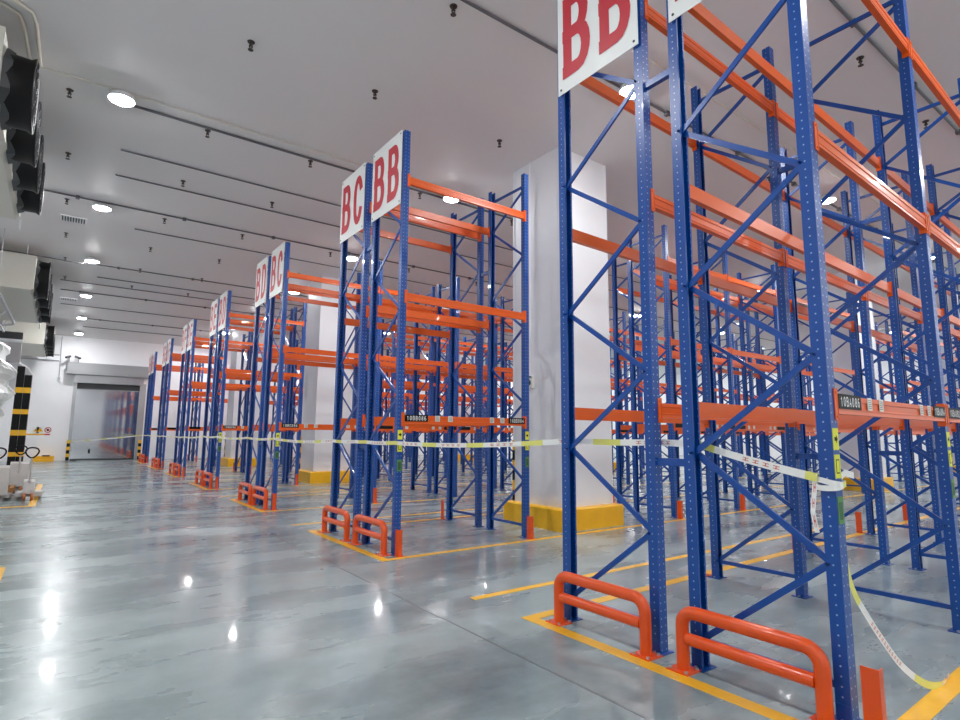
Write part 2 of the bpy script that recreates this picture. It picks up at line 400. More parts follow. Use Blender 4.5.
NBEAM = [0]
def rack(bk, near, far, label, drift=0.0, detail=99, texts=None, sticker_k=0):
    """double row rack: near / far = station x offsets of the two rows (from the front frame line)"""
    root = link('pallet_rack', None, None, (XF, y4(bk), 0))
    sk = math.tan(drift)
    if bk > 2: root.scale = (1, 1, FARZ)   # the racks past the second stand a little lower
    tag(root, label, 'pallet rack', 'blue and orange pallet racks')
    for row, xs in ((0, near), (1, far)):
        yo = U4 if row == 0 else U2
        for k, x in enumerate(xs):
            full = k < detail
            fr = link('upright_frame', BASEBR if full else FULLBR, root, (x, yo + x * sk, 0))
            for yy, fl in ((0, False), (DEP, True)):
                link('upright', UPM[fl], fr, (0, yy, 0))
                if full: link('foot_plate', FOOT, fr, (0, yy, 0))
            if full:
                link('horizontal_brace', HBR, fr, (0, 0, 6.3))
                for d in DBR: link('diagonal_brace', d, fr)
            if row == 0 and k < sticker_k:
                for z, me, lb in STK: link(me.name.split('.')[0], me, fr, (0.0, -0.0455, z), 0, lb)
        for k in range(len(xs) - 1):
            L = xs[k + 1] - xs[k]
            for yy, f in ((yo, -1), (yo + DEP, 1)):
                for li, z in enumerate((Z1, Z2, Z3)):
                    bo = link('beam', get_beam(L, f), root, (xs[k], yy + xs[k] * sk, z), drift); NBEAM[0] += 1
                    if row == 0 and f == -1 and li == 0 and texts is not None:
                        t = texts[min(k, len(texts) - 1)] if k < len(texts) else None
                        fy = -0.0525
                        link('location_label', plate_label(t[0]) if t else BLANKLAB, bo, (0.07, fy, 0.022), 0, 'black label plate with white code')
                        link('location_label', plate_label(t[1], 0.36) if t else BLANKLAB, bo, (L - 0.42, fy, 0.022), 0, 'black label plate with white code')
                        if k < 3:
                            for xx in (0.60, 0.84, L - 0.82, L - 0.60): link('barcode_sticker', BARCODE, bo, (xx, fy, 0.022), 0, 'pale barcode sticker')
    if len(near) == len(far) and abs(near[0] - far[0]) < 0.01:
        for k, x in enumerate(near):
            for z in (1.52, 4.9): link('row_spacer', SPACER, root, (x, x * sk, z))
    return root

def st(start, n, L=BAY): return [start + i * L for i in range(n + 1)]
R1Y = 0.0
DRIFT = math.radians(2.0)   # the closest rack runs very slightly askew of the others
rack(1, st(0, 6, 2.65), st(0, 6, 2.65), 'blue and orange rack closest to the camera, its beams marked 10BA086', DRIFT, 7,
     [('10BA086', '10BA084'), ('10BA082', '10BA080'), ('10BA078', '10BA076')], 3)
rack(2, st(0, 1), st(0, 1), 'one-bay blue and orange rack under BC and BB boards beside the biggest pillar', 0, 2, [('10BB086', '10BB084')], 2)
rack(2, st(6.7, 4), st(7.75, 3), 'blue and orange rack starting just behind the biggest pillar', 0, 3, [])
rack(2, st(20.5, 4), st(20.5, 4), 'blue and orange rack deep in the hall in line with BC and BB boards', 0, 0)
rack(3, st(0, 8), st(0, 8), 'long blue and orange rack under BD and BC boards, third from the camera', 0, 4, [('10BC086', '10BC084')], 1)
rack(3, st(21.9, 6), st(21.9, 6), 'blue and orange rack deep in the hall in line with BD and BC boards', 0, 0)
rack(4, st(0, 1), st(0, 1), 'one-bay blue and orange rack under BE and BD boards, fourth from the camera', 0, 2, [('10BD086', '10BD084')], 1)
rack(4, st(6.0, 6), st(6.0, 6), 'blue and orange rack behind the second pillar, in line with BE and BD boards', 0, 0)
rack(5, st(0, 8), st(0, 8), 'long blue and orange rack under BF and BE boards, fifth from the camera', 0, 1, [])
rack(6, st(0, 1), st(0, 1), 'one-bay blue and orange rack under BG and BF boards, sixth from the camera', 0, 1, [])
rack(6, st(6.0, 6), st(6.0, 6), 'blue and orange rack behind the third pillar, in line with BG and BF boards', 0, 0)
rack(7, st(0, 8), st(0, 8), 'long blue and orange rack under BH and BG boards, last before the far wall', 0, 1, [])

# sign boards on the end frames
SW, SH = 1.04, 1.23
def sign(bk, row, txt, label):
    yaw = R1Y if bk == 1 else 0
    root_y = y4(bk) + (U4 if row == 0 else U2)
    b = MB(); b.box(-0.006, 0, -SW / 2, SW / 2, -SH, 0)
    vs0, hx, hy = None, 0.435, 0.92
    o = link('sign_board', b.mesh('sign_board', SIGNW), None, (XF - 0.07, root_y + DEP / 2 + 0.02, (ZT * FARZ if bk > 2 else ZT) + 0.015), yaw)
    if bk == 1: o.location = Vector((XF, y4(1), 0)) + Matrix.Rotation(yaw, 3, 'Z') @ Vector((-0.07, (U4 if row == 0 else U2) + DEP / 2 - 0.01, ZT + 0.015))
    tag(o, label, 'sign', 'red and white row sign boards')
    b = MB()
    for i, ch in enumerate(txt):
        vs, fs = glyph_geo(ch, hx, hy, 0.14, 0.88)
        y0 = SW / 2 - 0.05 - i * (hx + 0.07)
        b.add([(-0.0085 - 0.0012 * v.z, y0 - v.x, -SH + 0.15 + v.y) for v in vs], fs)
    part('lettering', b, SIGNR, o, 'red lettering')
    b = MB()
    for y in (-SW / 2 + 0.045, SW / 2 - 0.045):
        for z in (-0.05, -SH + 0.05): b.lathe([(0.012, -0.006), (0.012, -0.012), (0, -0.012)], (0, y, z), 'x', 8, 0, False)
    part('mounting_bolt', b, DGREY, o)
codes = ['', ('BB', 'BA'), ('BC', 'BB'), ('BD', 'BC'), ('BE', 'BD'), ('BF', 'BE'), ('BG', 'BF'), ('BH', 'BG')]
for bk in range(1, 8):
    fr, nr = codes[bk]
    where = 'rack closest to the camera' if bk == 1 else '%s rack from the camera' % ORD[bk]
    sign(bk, 1, fr, 'white board lettered red %s, first board of the %s' % (fr, where))
    sign(bk, 0, nr, 'white board lettered red %s, second board of the %s' % (nr, where))

# ------------------------------------------------------------------ floor guards and upright protectors
def guard_path(L, h, r):
    pts = [(0, 0, 0.012), (0, 0, h - r)]
    for i in range(1, 7):
        a = math.pi / 2 * i / 6; pts.append((0, r - r * math.cos(a), h - r + r * math.sin(a)))
    for i in range(0, 7):
        a = math.pi / 2 * i / 6; pts.append((0, L - r + r * math.sin(a), h - r + r * math.cos(a)))
    return pts + [(0, L, 0.012)]
GL, GH = 0.98, 0.43
b = MB(); b.tube(guard_path(GL, GH, 0.11), 0.048, 14); G_BODY = b.mesh('floor_guard', GUARD)
b = MB(); b.tube([(0, 0.04, 0.235), (0, GL - 0.04, 0.235)], 0.044, 14); G_RAIL = b.mesh('middle_rail', GUARD)
b = MB(); b.box(-0.09, 0.09, -0.09, 0.09, 0, 0.012); G_PLATE = b.mesh('base_plate', GUARD)
b = MB(); b.lathe([(0.014, 0.012), (0.014, 0.026), (0, 0.026)], (0, 0, 0), 'z', 6, 0, False); G_BOLT = b.mesh('bolt', GALV)
for bk in range(1, 8):
    for row in (0, 1):
        yy = y4(bk) + (0.06 if row == 0 else U2 + 0.01)
        o = link('floor_guard', G_BODY, None, (XF - 0.16, yy, 0))
        tag(o, 'orange tube guard below the %s board of the %s rack from the camera' % (codes[bk][1 - row], ORD[bk]), 'guard rail', 'orange tube guards at the rack ends')
        link('middle_rail', G_RAIL, o)
        for y in (0, GL):
            p = link('base_plate', G_PLATE, o, (0, y, 0))
            if bk < 3:
                for sx, sy in ((-1, -1), (-1, 1), (1, -1), (1, 1)): link('bolt', G_BOLT, p, (sx * 0.066, sy * 0.066, 0), 0, 'silver bolt')

b = MB()
b.extrude([(-0.07, 0), (-0.01, 0), (-0.01, 0.006), (-0.064, 0.006), (-0.064, 0.10), (-0.07, 0.10)], (0, 0, 0.006), (1, 0, 0), (0, 1, 0), (0, 0, 0.37))
b.box(-0.075, 0.055, 0, 0.125, 0, 0.006)
PROT = b.mesh('upright_protector', GUARD)
b = MB(); b.extrude([(-0.07, 0), (-0.07, -0.10), (-0.064, -0.10), (-0.064, -0.006), (-0.01, -0.006), (-0.01, 0)], (0, 0, 0.006), (1, 0, 0), (0, 1, 0), (0, 0, 0.37))
b.box(-0.075, 0.055, -0.125, 0, 0, 0.006)
PROTF = b.mesh('upright_protector', GUARD)
b = MB(); b.lathe([(0.012, 0.006), (0.012, 0.03), (0, 0.03)], (-0.03, 0.06, 0), 'z', 6, 0, False); PBOLT = b.mesh('anchor_bolt', GALV)
b = MB(); b.lathe([(0.012, 0.006), (0.012, 0.03), (0, 0.03)], (-0.03, -0.06, 0), 'z', 6, 0, False); PBOLTF = b.mesh('anchor_bolt', GALV)
def protectors(bk, stations, rows, tail):
    yaw = R1Y if bk == 1 else 0
    for k, x in stations:
        for row in rows:
            if row == 1 and k == 0 and tail.startswith('of'): continue
            loc = Vector((XF, y4(bk), 0)) + Matrix.Rotation(yaw, 3, 'Z') @ Vector((x, (-0.215 if row == 0 else U1 + 0.215) + (x * math.tan(DRIFT) if bk == 1 else 0), 0))
            o = link('upright_protector', PROT if row == 0 else PROTF, None, loc, yaw)
            side = 'near' if row == 0 else 'far'
            tag(o, 'orange angle plate, %s frame, %s side %s' % (ORD[k + 1], side, tail), 'upright protector', 'orange upright protectors')
            link('anchor_bolt', PBOLT if row == 0 else PBOLTF, o, (0, 0, 0), 0, 'silver anchor bolt')
nm = lambda b: 'of the %s rack from the camera' % ORD[b]
protectors(1, [(i, 2.65 * i) for i in range(5)], (0, 1), nm(1))
protectors(2, [(0, 0), (1, BAY)], (0, 1), nm(2))
protectors(2, [(0, 6.7)], (0,), 'behind the big pillar'); protectors(2, [(0, 7.75)], (1,), 'behind the big pillar')
protectors(2, [(i, 6.7 + BAY * i) for i in (1, 2)], (0,), 'behind the big pillar')
for bk in (3, 4, 5, 6, 7):
    protectors(bk, [(i, BAY * i) for i in range(2)], (0, 1), nm(bk))

# ------------------------------------------------------------------ painted floor lines
def lines():
    lw, t = 0.125, 0.003
    for bk in range(1, 8):
        yn, yf = y4(bk) - 0.31, y4(bk) + U1 + 0.30
        x1 = 26.0 if bk % 2 else 26.0
        b = MB()
        b.box(3.69, 3.69 + lw, yn, yf, 0.0, t)
        if bk == 1:
            for ya in (yn, yf - lw):
                R = Matrix.Rotation(DRIFT * 0.6, 3, 'Z')
                v = [Vector((x, y, z)) for x in (0, 20) for y in (0, lw) for z in (0.0, t + 0.0003)]
                v = [R @ q + Vector((3.69, ya, 0)) for q in v]
                b.add(v, [(0, 1, 3, 2), (4, 6, 7, 5), (0, 4, 5, 1), (2, 3, 7, 6), (0, 2, 6, 4), (1, 5, 7, 3)])
        else:
            b.box(3.69 + lw, x1, yn, yn + lw * 0.8, 0.0, t); b.box(3.69 + lw, x1, yf - lw * 0.8, yf, 0.0, t)
        o = link('floor_line', b.mesh('floor_line', YLINE)); tag(o, 'yellow floor outline around the %s rack from the camera' % ORD[bk], 'floor marking', 'yellow rack outlines')
        if bk < 7:
            b = MB(); b.box(3.67, 12.0, yf + 0.72, yf + 0.72 + 0.1, 0, t)
            o = link('floor_line', b.mesh('floor_line', YLINE)); tag(o, 'yellow aisle stripe just past the %s rack from the camera' % ORD[bk], 'floor marking', 'yellow aisle stripes')
    b = MB(); b.box(-2.6, -0.33, 16.95, 17.15, 0, t); b.box(-0.47, -0.33, 17.15, 23.9, 0, t)
    o = link('floor_line', b.mesh('floor_line', YLINE)); tag(o, 'yellow corner line on the floor in front of the pallet trucks', 'floor marking')
    b = MB(); b.box(-2.6, -0.42, 9.5, 9.65, 0, t); b.box(-0.56, -0.42, 4.0, 9.5, 0, t)
    o = link('floor_line', b.mesh('floor_line', YLINE)); tag(o, 'short end of a yellow floor line at the frame edge below the pallet trucks', 'floor marking')
lines()
b = MB(); b.box(3.055, 3.075, -8.5, 41.5, 0.0, 0.0012)
o = link('trim_1', b.mesh('trim_1', mat('joint_sealant', srgb(104, 112, 114), 0.4))); o['kind'] = 'structure'

# ------------------------------------------------------------------ pillars
def pillar(x, y, idx):
    w, d = 1.36, 1.4
    b = MB(); b.box(x, x + w, y, y + d, 0, H)
    # recessed corner beads on the shaft
    for xx in (x, x + w):
        for yy in (y, y + d): b.box(xx - 0.012, xx + 0.012, yy - 0.012, yy + 0.012, 0.4, H)
    o = struct('pillar_%d' % idx, b, COLM)
    b = MB(); g = 0.15
    pr = [(0, 0), (0.0, 0.38), (0.012, 0.40)]
    vs = []
    for off, z in ((-g, 0), (-g, 0.375), (-g + 0.02, 0.40), (0.0, 0.405)):
        vs += [(x + off, y + off, z), (x + w - off, y + off, z), (x + w - off, y + d - off, z), (x + off, y + d - off, z)]
    fs = [(r * 4 + k, r * 4 + (k + 1) % 4, (r + 1) * 4 + (k + 1) % 4, (r + 1) * 4 + k) for r in range(3) for k in range(4)]
    b.add(vs, fs)
    part('plinth', b, YELLOW, o, 'yellow painted plinth')
    b = MB()
    for i in range(6): b.box(x - 0.02, x + 0.12, y + d - 0.03, y + d + 0.02, 0.42 + i * 0.2, 0.62 + i * 0.2, i % 2)
    part('corner_guard', b, [BLACK, YELLOW], o, 'black and yellow striped corner guard')
    return o
pa = pillar(7.53, 7.66, 1)
pillar(7.22, 19.62, 2); pillar(7.2, 31.6, 3); pillar(21.5, 7.62, 4); pillar(21.5, 19.62, 5); pillar(21.5, 31.6, 6); pillar(35.6, 7.62, 7)
b = MB(); b.box(7.47, 7.53, 8.42, 8.60, 2.66, 2.9)
o = link('wall_sensor', b.mesh('wall_sensor', STICKW)); tag(o, 'small grey sensor box on the big pillar, above the tape', 'sensor box')
b = MB(); b.lathe([(0.06, 0.0), (0.06, -0.015), (0.045, -0.03), (0, -0.03)], (7.47, 8.52, 2.77), 'x', 14, 0); part('sensor_dial', b, DGREY, o, 'round dark dial')
b = MB(); b.box(7.42, 7.47, 8.44, 8.49, 2.87, 2.89); part('sensor_tab', b, BLACK, o)
b = MB(); b.tube([(7.5, 8.51, 2.9), (7.5, 8.51, 7.43)], 0.012, 6); part('sensor_conduit', b, COLM, o)

# ------------------------------------------------------------------ ceiling fittings
LZ = 7.36
b = MB()
b.lathe([(0.0, 0.06), (0.15, 0.06), (0.19, 0.04), (0.20, 0.0), (0.203, -0.04), (0.192, -0.04), (0.185, 0.0)], (0, 0, 0), 'z', 20, 0)
L_BODY = b.mesh('ceiling_light', WHITE)
b = MB(); b.lathe([(0.185, -0.005), (0.185, -0.025), (0.168, -0.05), (0.112, -0.068), (0.0, -0.075)], (0, 0, 0), 'z', 16, 0); L_LENS = b.mesh('lamp_lens', LIGHTM)
b = MB(); b.lathe([(0.0, H - LZ - 0.001), (0.11, H - LZ - 0.001), (0.11, 0.06), (0.0, 0.06)], (0, 0, 0), 'z', 16, 0); L_STEM = b.mesh('mounting_plate', GALV)
XSL = [0.36, 7.08, 14.25, 21.4, 28.5, 35.4, 42.6]
YSL = [-6.0, -.3, 5.5, 10.86, 16.7, 22.3, 28.3, 34.1, 39.7]
for ix, x in enumerate(XSL):
    for k in range(-2, 7):
        y = YSL[k + 2]
        if ix in (1, 3, 5) and any(abs(y - py - 0.7) < 0.9 for py in ()): continue
        o = link('ceiling_light', L_BODY, None, (x, y, LZ))
        if k >= 0: lab = 'round ceiling light, %s from the camera in the %s lamp line' % (ORD[k + 1], ORD[ix + 1])
        else: lab = 'round ceiling light, %s behind the camera in the %s lamp line' % (ORD[-k], ORD[ix + 1])
        tag(o, lab, 'ceiling light', 'round ceiling lights')
        link('lamp_lens', L_LENS, o, (0, 0, 0), 0, 'glowing white lens'); link('mounting_plate', L_STEM, o)

# sprinklers
b = MB()
b.tube([(0, 0, 0), (0, 0, -0.06)], 0.02, 8); b.lathe([(0.03, -0.06), (0.03, -0.075), (0.012, -0.08)], (0, 0, 0), 'z', 8, 0, False)
b.lathe([(0.04, -0.125), (0.04, -0.13), (0, -0.13)], (0, 0, 0), 'z', 10, 0, False)
b.lathe([(0.055, 0.0), (0.05, -0.012), (0.0, -0.012)], (0, 0, 0), 'z', 10, 0, False)
for sx in (-1, 1): b.bar((sx * 0.024, 0, -0.075), (sx * 0.008, 0, -0.125), 0.01, 0.01, (0, 1, 0))
SPR = b.mesh('sprinkler', mat('sprinkler_bronze', srgb(78, 70, 66), 0.4, 0.5))
for ix, x in enumerate([-0.36, 1.78, 3.78, 6.45, 9.3, 12.2]):
    for iy, y in enumerate([2.98, 5.82, 8.2, 11.28, 14.0, 16.9, 19.9, 22.8, 25.7]):
        if (ix < 2 and iy in (0, 1)) or (ix == 0 and iy == 2) or (ix == 2 and iy == 0): continue
        o = link('sprinkler', SPR, None, (x, y, H))
        tag(o, 'dark ceiling sprinkler, row %s from the left wall, %s from the camera' % (ORD[ix + 1], ORD[iy + 1]), 'sprinkler', 'ceiling sprinklers')

# conduits across the ceiling
conds = [(2.72, 3.0, 45, .024, CONDM, 'dark'), (5.62, 0.5, 45, .022, CONDM, 'dark'), (11.12, 0.55, 45, .024, CONDM, 'dark'), (13.1, 0.5, 30, .018, CONDM, 'dark'), (14.5, 0.5, 30, .018, CONDM, 'dark'),
         (16.5, -0.8, 45, .02, CONDM, 'dark'), (18.2, 1.2, 30, .016, CONDM, 'dark'), (23.0, 0.5, 45, .02, CONDM, 'dark'), (24.9, 0.6, 30, .018, CONDM, 'dark'), (26.2, -0.5, 30, .018, CONDM, 'dark'),
         (28.0, -0.5, 45, .02, CONDM, 'dark'), (31.2, -0.5, 30, .018, CONDM, 'dark'), (34.6, 0.5, 45, .022, CONDM, 'dark'), (37.4, 0.5, 30, .018, CONDM, 'dark'), (4.9, 5.9, 16, .014, PIPEM, 'cream'), (10.75, -0.75, 45, .012, PIPEM, 'cream')]
conds.sort()
for i, (y, x0, x1, r, m, nme) in enumerate(conds):
    b = MB(); b.tube([(x0, y, H - 0.03), (x1, y, H - 0.03)], r, 8)
    o = link('conduit', b.mesh('conduit', m)); tag(o, 'straight %s ceiling conduit across the hall, %s from the camera' % (nme, (ORD + ['thirteenth', 'fourteenth', 'fifteenth', 'sixteenth'])[i + 1]), 'conduit', 'ceiling conduits')
    if r > 0.019 and abs(y - 11.12) > 0.1:
        x = x0 + 0.65
        while x < min(x1, 24):
            b = MB(); b.box(x - 0.04, x + 0.04, y - 0.04, y + 0.04, H - 0.075, H - 0.002); part('junction_box', b, CONDM, o); x += 2.35
# cable drooping to the junction box on the left, cream pipes by the coolers
b = MB(); pts = [(-3.1, 22.2, 7.2), (-1.6, 22.25, 7.25), (-0.4, 22.3, 7.22), (0.1, 22.3, 7.2), (0.36, 22.3, 7.36)]
b.tube(pts, 0.018, 8); o = link('drooping_cable', b.mesh('drooping_cable', CONDM)); tag(o, 'dark cable sagging from the left wall to the ceiling lamp', 'cable')
b = MB(); b.tube([(-3.1, 9.15, H - .03), (-1.2, 9.35, H - .03), (-0.95, 9.5, H - .03), (-0.9, 9.8, H - .03), (-0.86, 10.9, H - .03)], .025, 8)
o = link('ceiling_pipe', b.mesh('ceiling_pipe', PIPEM)); tag(o, 'inner cream pipe bending over the first cooling unit', 'pipe')
b = MB(); b.tube([(-3.1, 9.0, H - .03), (-1.0, 9.2, H - .03), (-0.8, 9.35, H - .03), (-0.76, 9.6, H - .03), (-0.74, 10.72, H - .03)], .025, 8)
o = link('ceiling_pipe', b.mesh('ceiling_pipe', PIPEM)); tag(o, 'outer cream pipe bending over the first cooling unit', 'pipe')

for y, nme in ((18.4, 'closer to the camera'), (30.0, 'farther from the camera')):
    b = MB(); b.box(-0.5, 0.1, y - 0.22, y + 0.22, H - 0.03, H)
    o = link('ceiling_vent', b.mesh('ceiling_vent', WHITE)); tag(o, 'rectangular ceiling vent grille, the one %s' % nme, 'vent', 'ceiling vents')
    b = MB()
    for i in range(9): b.box(-0.46 + i * 0.06, -0.43 + i * 0.06, y - 0.19, y + 0.19, H - 0.042, H - 0.03)
    part('grille', b, DGREY, o)

# ------------------------------------------------------------------ evaporator units under the ceiling
def fan_geo():
    sh = MB(); r = 0.5; n = 24
    sh.lathe([(r * 1.03, 0.0), (r * 1.0, 0.05), (r * 0.99, 0.28), (r * 1.05, 0.33), (r * 1.05, 0.35), (r * 1.02, 0.35), (r * 0.96, 0.27), (r * 0.95, 0.1), (0.0, 0.1)], (0, 0, 0), 'x', n)
    bl = MB()
    for i in range(5):
        a = 2 * math.pi * i / 5
        for j in range(4):
            pass
        c, s = math.cos(a), math.sin(a); c2, s2 = math.cos(a + .6), math.sin(a + .6)
        bl.add([(0.14, .09 * c, .09 * s), (0.17, .42 * c, .42 * s), (0.22, .42 * c2, .42 * s2), (0.19, .09 * c2, .09 * s2),
                (0.134, .09 * c, .09 * s), (0.164, .42 * c, .42 * s), (0.214, .42 * c2, .42 * s2), (0.184, .09 * c2, .09 * s2)],
               [(0, 1, 2, 3), (7, 6, 5, 4), (0, 4, 5, 1), (1, 5, 6, 2), (2, 6, 7, 3), (3, 7, 4, 0)])
    bl.lathe([(0.09, 0.1), (0.09, 0.22), (0.0, 0.23)], (0, 0, 0), 'x', 12)
    gr = MB()
    for rr in (0.13, 0.26, 0.39, 0.51):
        gr.tube([(0.345 + 0.02 * (1 - rr / .51), rr * math.cos(2 * math.pi * i / 20), rr * math.sin(2 * math.pi * i / 20)) for i in range(21)], 0.006, 5, 0, False)
    for i in range(8):
        a = 2 * math.pi * i / 8; gr.bar((0.36, .05 * math.cos(a), .05 * math.sin(a)), (0.345, .52 * math.cos(a), .52 * math.sin(a)), 0.008, 0.008)
    co = MB()
    v = []
    for x, k in ((0.0, 0.56), (0.10, 0.52)):
        for i in range(8):
            a = math.pi / 8 + 2 * math.pi * i / 8; v.append((x, k * math.cos(a), k * math.sin(a)))
    co.add(v, [(i, (i + 1) % 8, 8 + (i + 1) % 8, 8 + i) for i in range(8)] + [tuple(range(8, 16))])
    return sh.mesh('fan_shroud', BLACK), bl.mesh('fan_blade', BLACK), gr.mesh('fan_grille', DGREY), co.mesh('fan_collar', DGREY)
FAN = fan_geo()
def cooler(y0, y1, label, nf, fs=1.0):
    x1 = -1.05; z0, z1 = 6.0, 7.08
    b = MB(); b.box(-2.7, x1, y0, y1, z0 + 0.12, z1)
    b.extrude([(-2.75, z0 + 0.12), (-2.75, z0 + 0.04), (-2.6, z0), (x1 - 0.06, z0), (x1 + 0.01, z0 + 0.05), (x1 + 0.01, z0 + 0.12)], (0, y0 - 0.03, 0), (1, 0, 0), (0, 0, 1), (0, y1 - y0 + 0.06, 0))
    o = link('cooling_unit', b.mesh('cooling_unit', BEIGE)); tag(o, label, 'cooling unit', 'cooling units under the ceiling')
    b = MB()
    for yy in (y0 + 0.25, (y0 + y1) / 2, y1 - 0.25):
        for xx in (-2.3, -1.3): b.tube([(xx, yy, z1), (xx, yy, H)], 0.012, 6)
    part('hanger_rod', b, GALV, o)
    b = MB(); b.tube([(x1 + 0.02, y1 - 0.12, z0 - 0.02), (x1 + 0.02, y1 - 0.05, z0 - 0.14), (x1 + 0.02, y1 + 0.02, z0 - 0.2)], 0.025, 8); part('drain_pipe', b, SIGNW, o, 'white drain pipe')
    for i in range(nf):
        yy = y0 + (y1 - y0) * (i + 0.5) / nf
        s = link('fan_shroud', FAN[0], o, (x1 - 0.0, yy, 6.52), 0, 'black round fan shroud')
        s.scale = (1.0, fs, fs)
        link('fan_blade', FAN[1], s); link('fan_grille', FAN[2], s); link('fan_collar', FAN[3], s)
cooler(9.35, 14.5, 'cream cooling unit with black fans under the bent cream ceiling pipes', 4)
cooler(21.7, 28.4, 'cream cooling unit with black fans beneath the sagging cable', 4, 1.17)
cooler(35.2, 41.2, 'cream cooling unit with black fans beside the far wall', 4, 1.1)

# ------------------------------------------------------------------ left side: guard post, dock gear, pallet trucks
b = MB(); b.box(-1.30, -1.0, 24.1, 24.4, 0, 3.55); post = link('guard_post', b.mesh('guard_post', STEEL))
tag(post, 'tall square post with black and yellow striped guards behind the pallet trucks', 'guard post')
for (x0, x1, y0, y1, zt) in ((-1.33, -1.13, 24.05, 24.1, 3.86), (-1.12, -0.93, 24.05, 24.1, 3.58), (-1.0, -0.93, 24.1, 24.4, 3.58)):
    b = MB(); z = 0.0; i = 0
    seg = [(0, .9, 0), (.9, 1.04, 1), (1.04, 1.58, 0), (1.58, 1.76, 1), (1.76, 2.28, 0), (2.28, 2.44, 1), (2.44, 2.98, 0), (2.98, 3.16, 1), (3.16, zt, 0)]
    for a, c, mi in seg: b.box(x0, x1, y0, y1, a, c, mi)
    part('striped_guard', b, [BLACK, YELLOW], post, 'black guard with yellow bands')
b = MB()
for i, (yy, zz) in enumerate(((24.6, 5.45), (33.0, 5.6))):
    pass
b.bar((-1.96, 15.0, 5.94), (-1.62, 25.0, 5.42), 0.07, 0.07, (0, 0, 1)); b.bar((-2.2, 15.0, 5.6), (-1.86, 25.0, 5.1), 0.05, 0.05, (0, 0, 1))
for t in (0.3, 0.55, 0.8): b.bar((-1.96 + .34 * t, 15 + 10 * t, 5.94 - .52 * t), (-2.2 + .34 * t, 15 + 10 * t, 5.6 - .5 * t), 0.04, 0.04, (0, 1, 0))
o = link('door_track', b.mesh('door_track', GALV)); tag(o, 'pale sloping overhead door track below the second cooling unit', 'door track')
b = MB(); b.bar((-3.15, 25.0, 5.08), (-1.62, 25.0, 5.38), 0.06, 0.06, (0, 1, 0)); part('track_strut', b, GALV, o)
for yy, zz in ((17.0, 5.84), (20.5, 5.65)):
    b = MB(); b.tube([(-1.96 + .34 * (yy - 15) / 10, yy, zz), (-1.96 + .34 * (yy - 15) / 10, yy, H - 0.002)], 0.015, 6); part('hanger_rod', b, GALV, o)
b = MB(); b.box(-3.18, -1.42, 26.5, 26.8, 5.05, 5.32); o = link('dock_beam', b.mesh('dock_beam', DGREY)); tag(o, 'short dark steel beam with a pale lower flange at the left dock', 'beam')
b = MB(); b.box(-3.18, -1.40, 26.45, 26.85, 4.98, 5.05); part('lower_flange', b, WHITE, o, 'pale lower flange')
b = MB(); b.box(-3.18, -1.62, 30.0, 30.4, 4.55, 5.35); o = link('dock_duct', b.mesh('dock_duct', mat('duct_grey', srgb(150, 148, 150), 0.4, 0.2))); tag(o, 'boxy grey duct below the dark dock beam', 'duct')
b = MB(); b.tube([(-1.75, 30.2, 4.6), (-1.35, 30.4, 4.35), (-1.2, 30.8, 4.1)], 0.05, 8); part('duct_spout', b, WHITE, o)
for yy in (30.05, 30.35):
    b = MB(); b.tube([(-2.2, yy, 5.35), (-2.2, yy, H - 0.002)], 0.015, 6); part('hanger_rod', b, GALV, o)
for z, nme in ((6.12, 'upper'), (5.92, 'lower')):
    b = MB(); b.tube([(-3.1, YW - 0.06, z), (-0.44, YW - 0.06, z + 0.15 * (z > 6))], 0.035, 8); o = link('wall_pipe', b.mesh('wall_pipe', GALV)); tag(o, '%s grey pipe running level along the far wall by the door' % nme, 'pipe')
b = MB(); b.tube([(-0.40, YW - 0.05, 7.4), (-0.36, YW - 0.05, 4.9)], 0.025, 8); b.box(-0.42, -0.30, YW - 0.1, YW, 4.75, 4.92)
o = link('wall_conduit', b.mesh('wall_conduit', GALV)); tag(o, 'thin upright conduit with a switch on the far wall beside the door', 'conduit')
# crumpled white sheet hanging at the dock
b = MB(); nu, nv = 16, 18; vs = []
for j in range(nv + 1):
    for i in range(nu + 1):
        u = i / nu; v = j / nv
        x = -2.65 + u * (1.0 + 0.35 * math.sin(v * 3.0) + 0.12 * math.sin(v * 23))
        y = 22.2 + 0.18 * math.sin(u * 19 + v * 5) + 0.12 * math.sin(v * 17 + u * 7) + random.uniform(-.05, .05)
        vs.append((x, y, 4.62 - v * 2.75 - 0.25 * u * (1 - v) + random.uniform(-.03, .03)))
b.add(vs, [(j * (nu + 1) + i, j * (nu + 1) + i + 1, (j + 1) * (nu + 1) + i + 1, (j + 1) * (nu + 1) + i) for j in range(nv) for i in range(nu)])
sheet = link('dock_curtain', b.mesh('dock_curtain', FILM)); tag(sheet, 'crumpled white plastic curtain hanging at the left dock', 'curtain')
md = sheet.modifiers.new('thick', 'SOLIDIFY'); md.thickness = 0.02
b = MB(); b.tube([(-3.18, 22.2, 4.64), (-1.85, 22.2, 4.5)], 0.04, 8); part('curtain_rail', b, GALV, sheet)

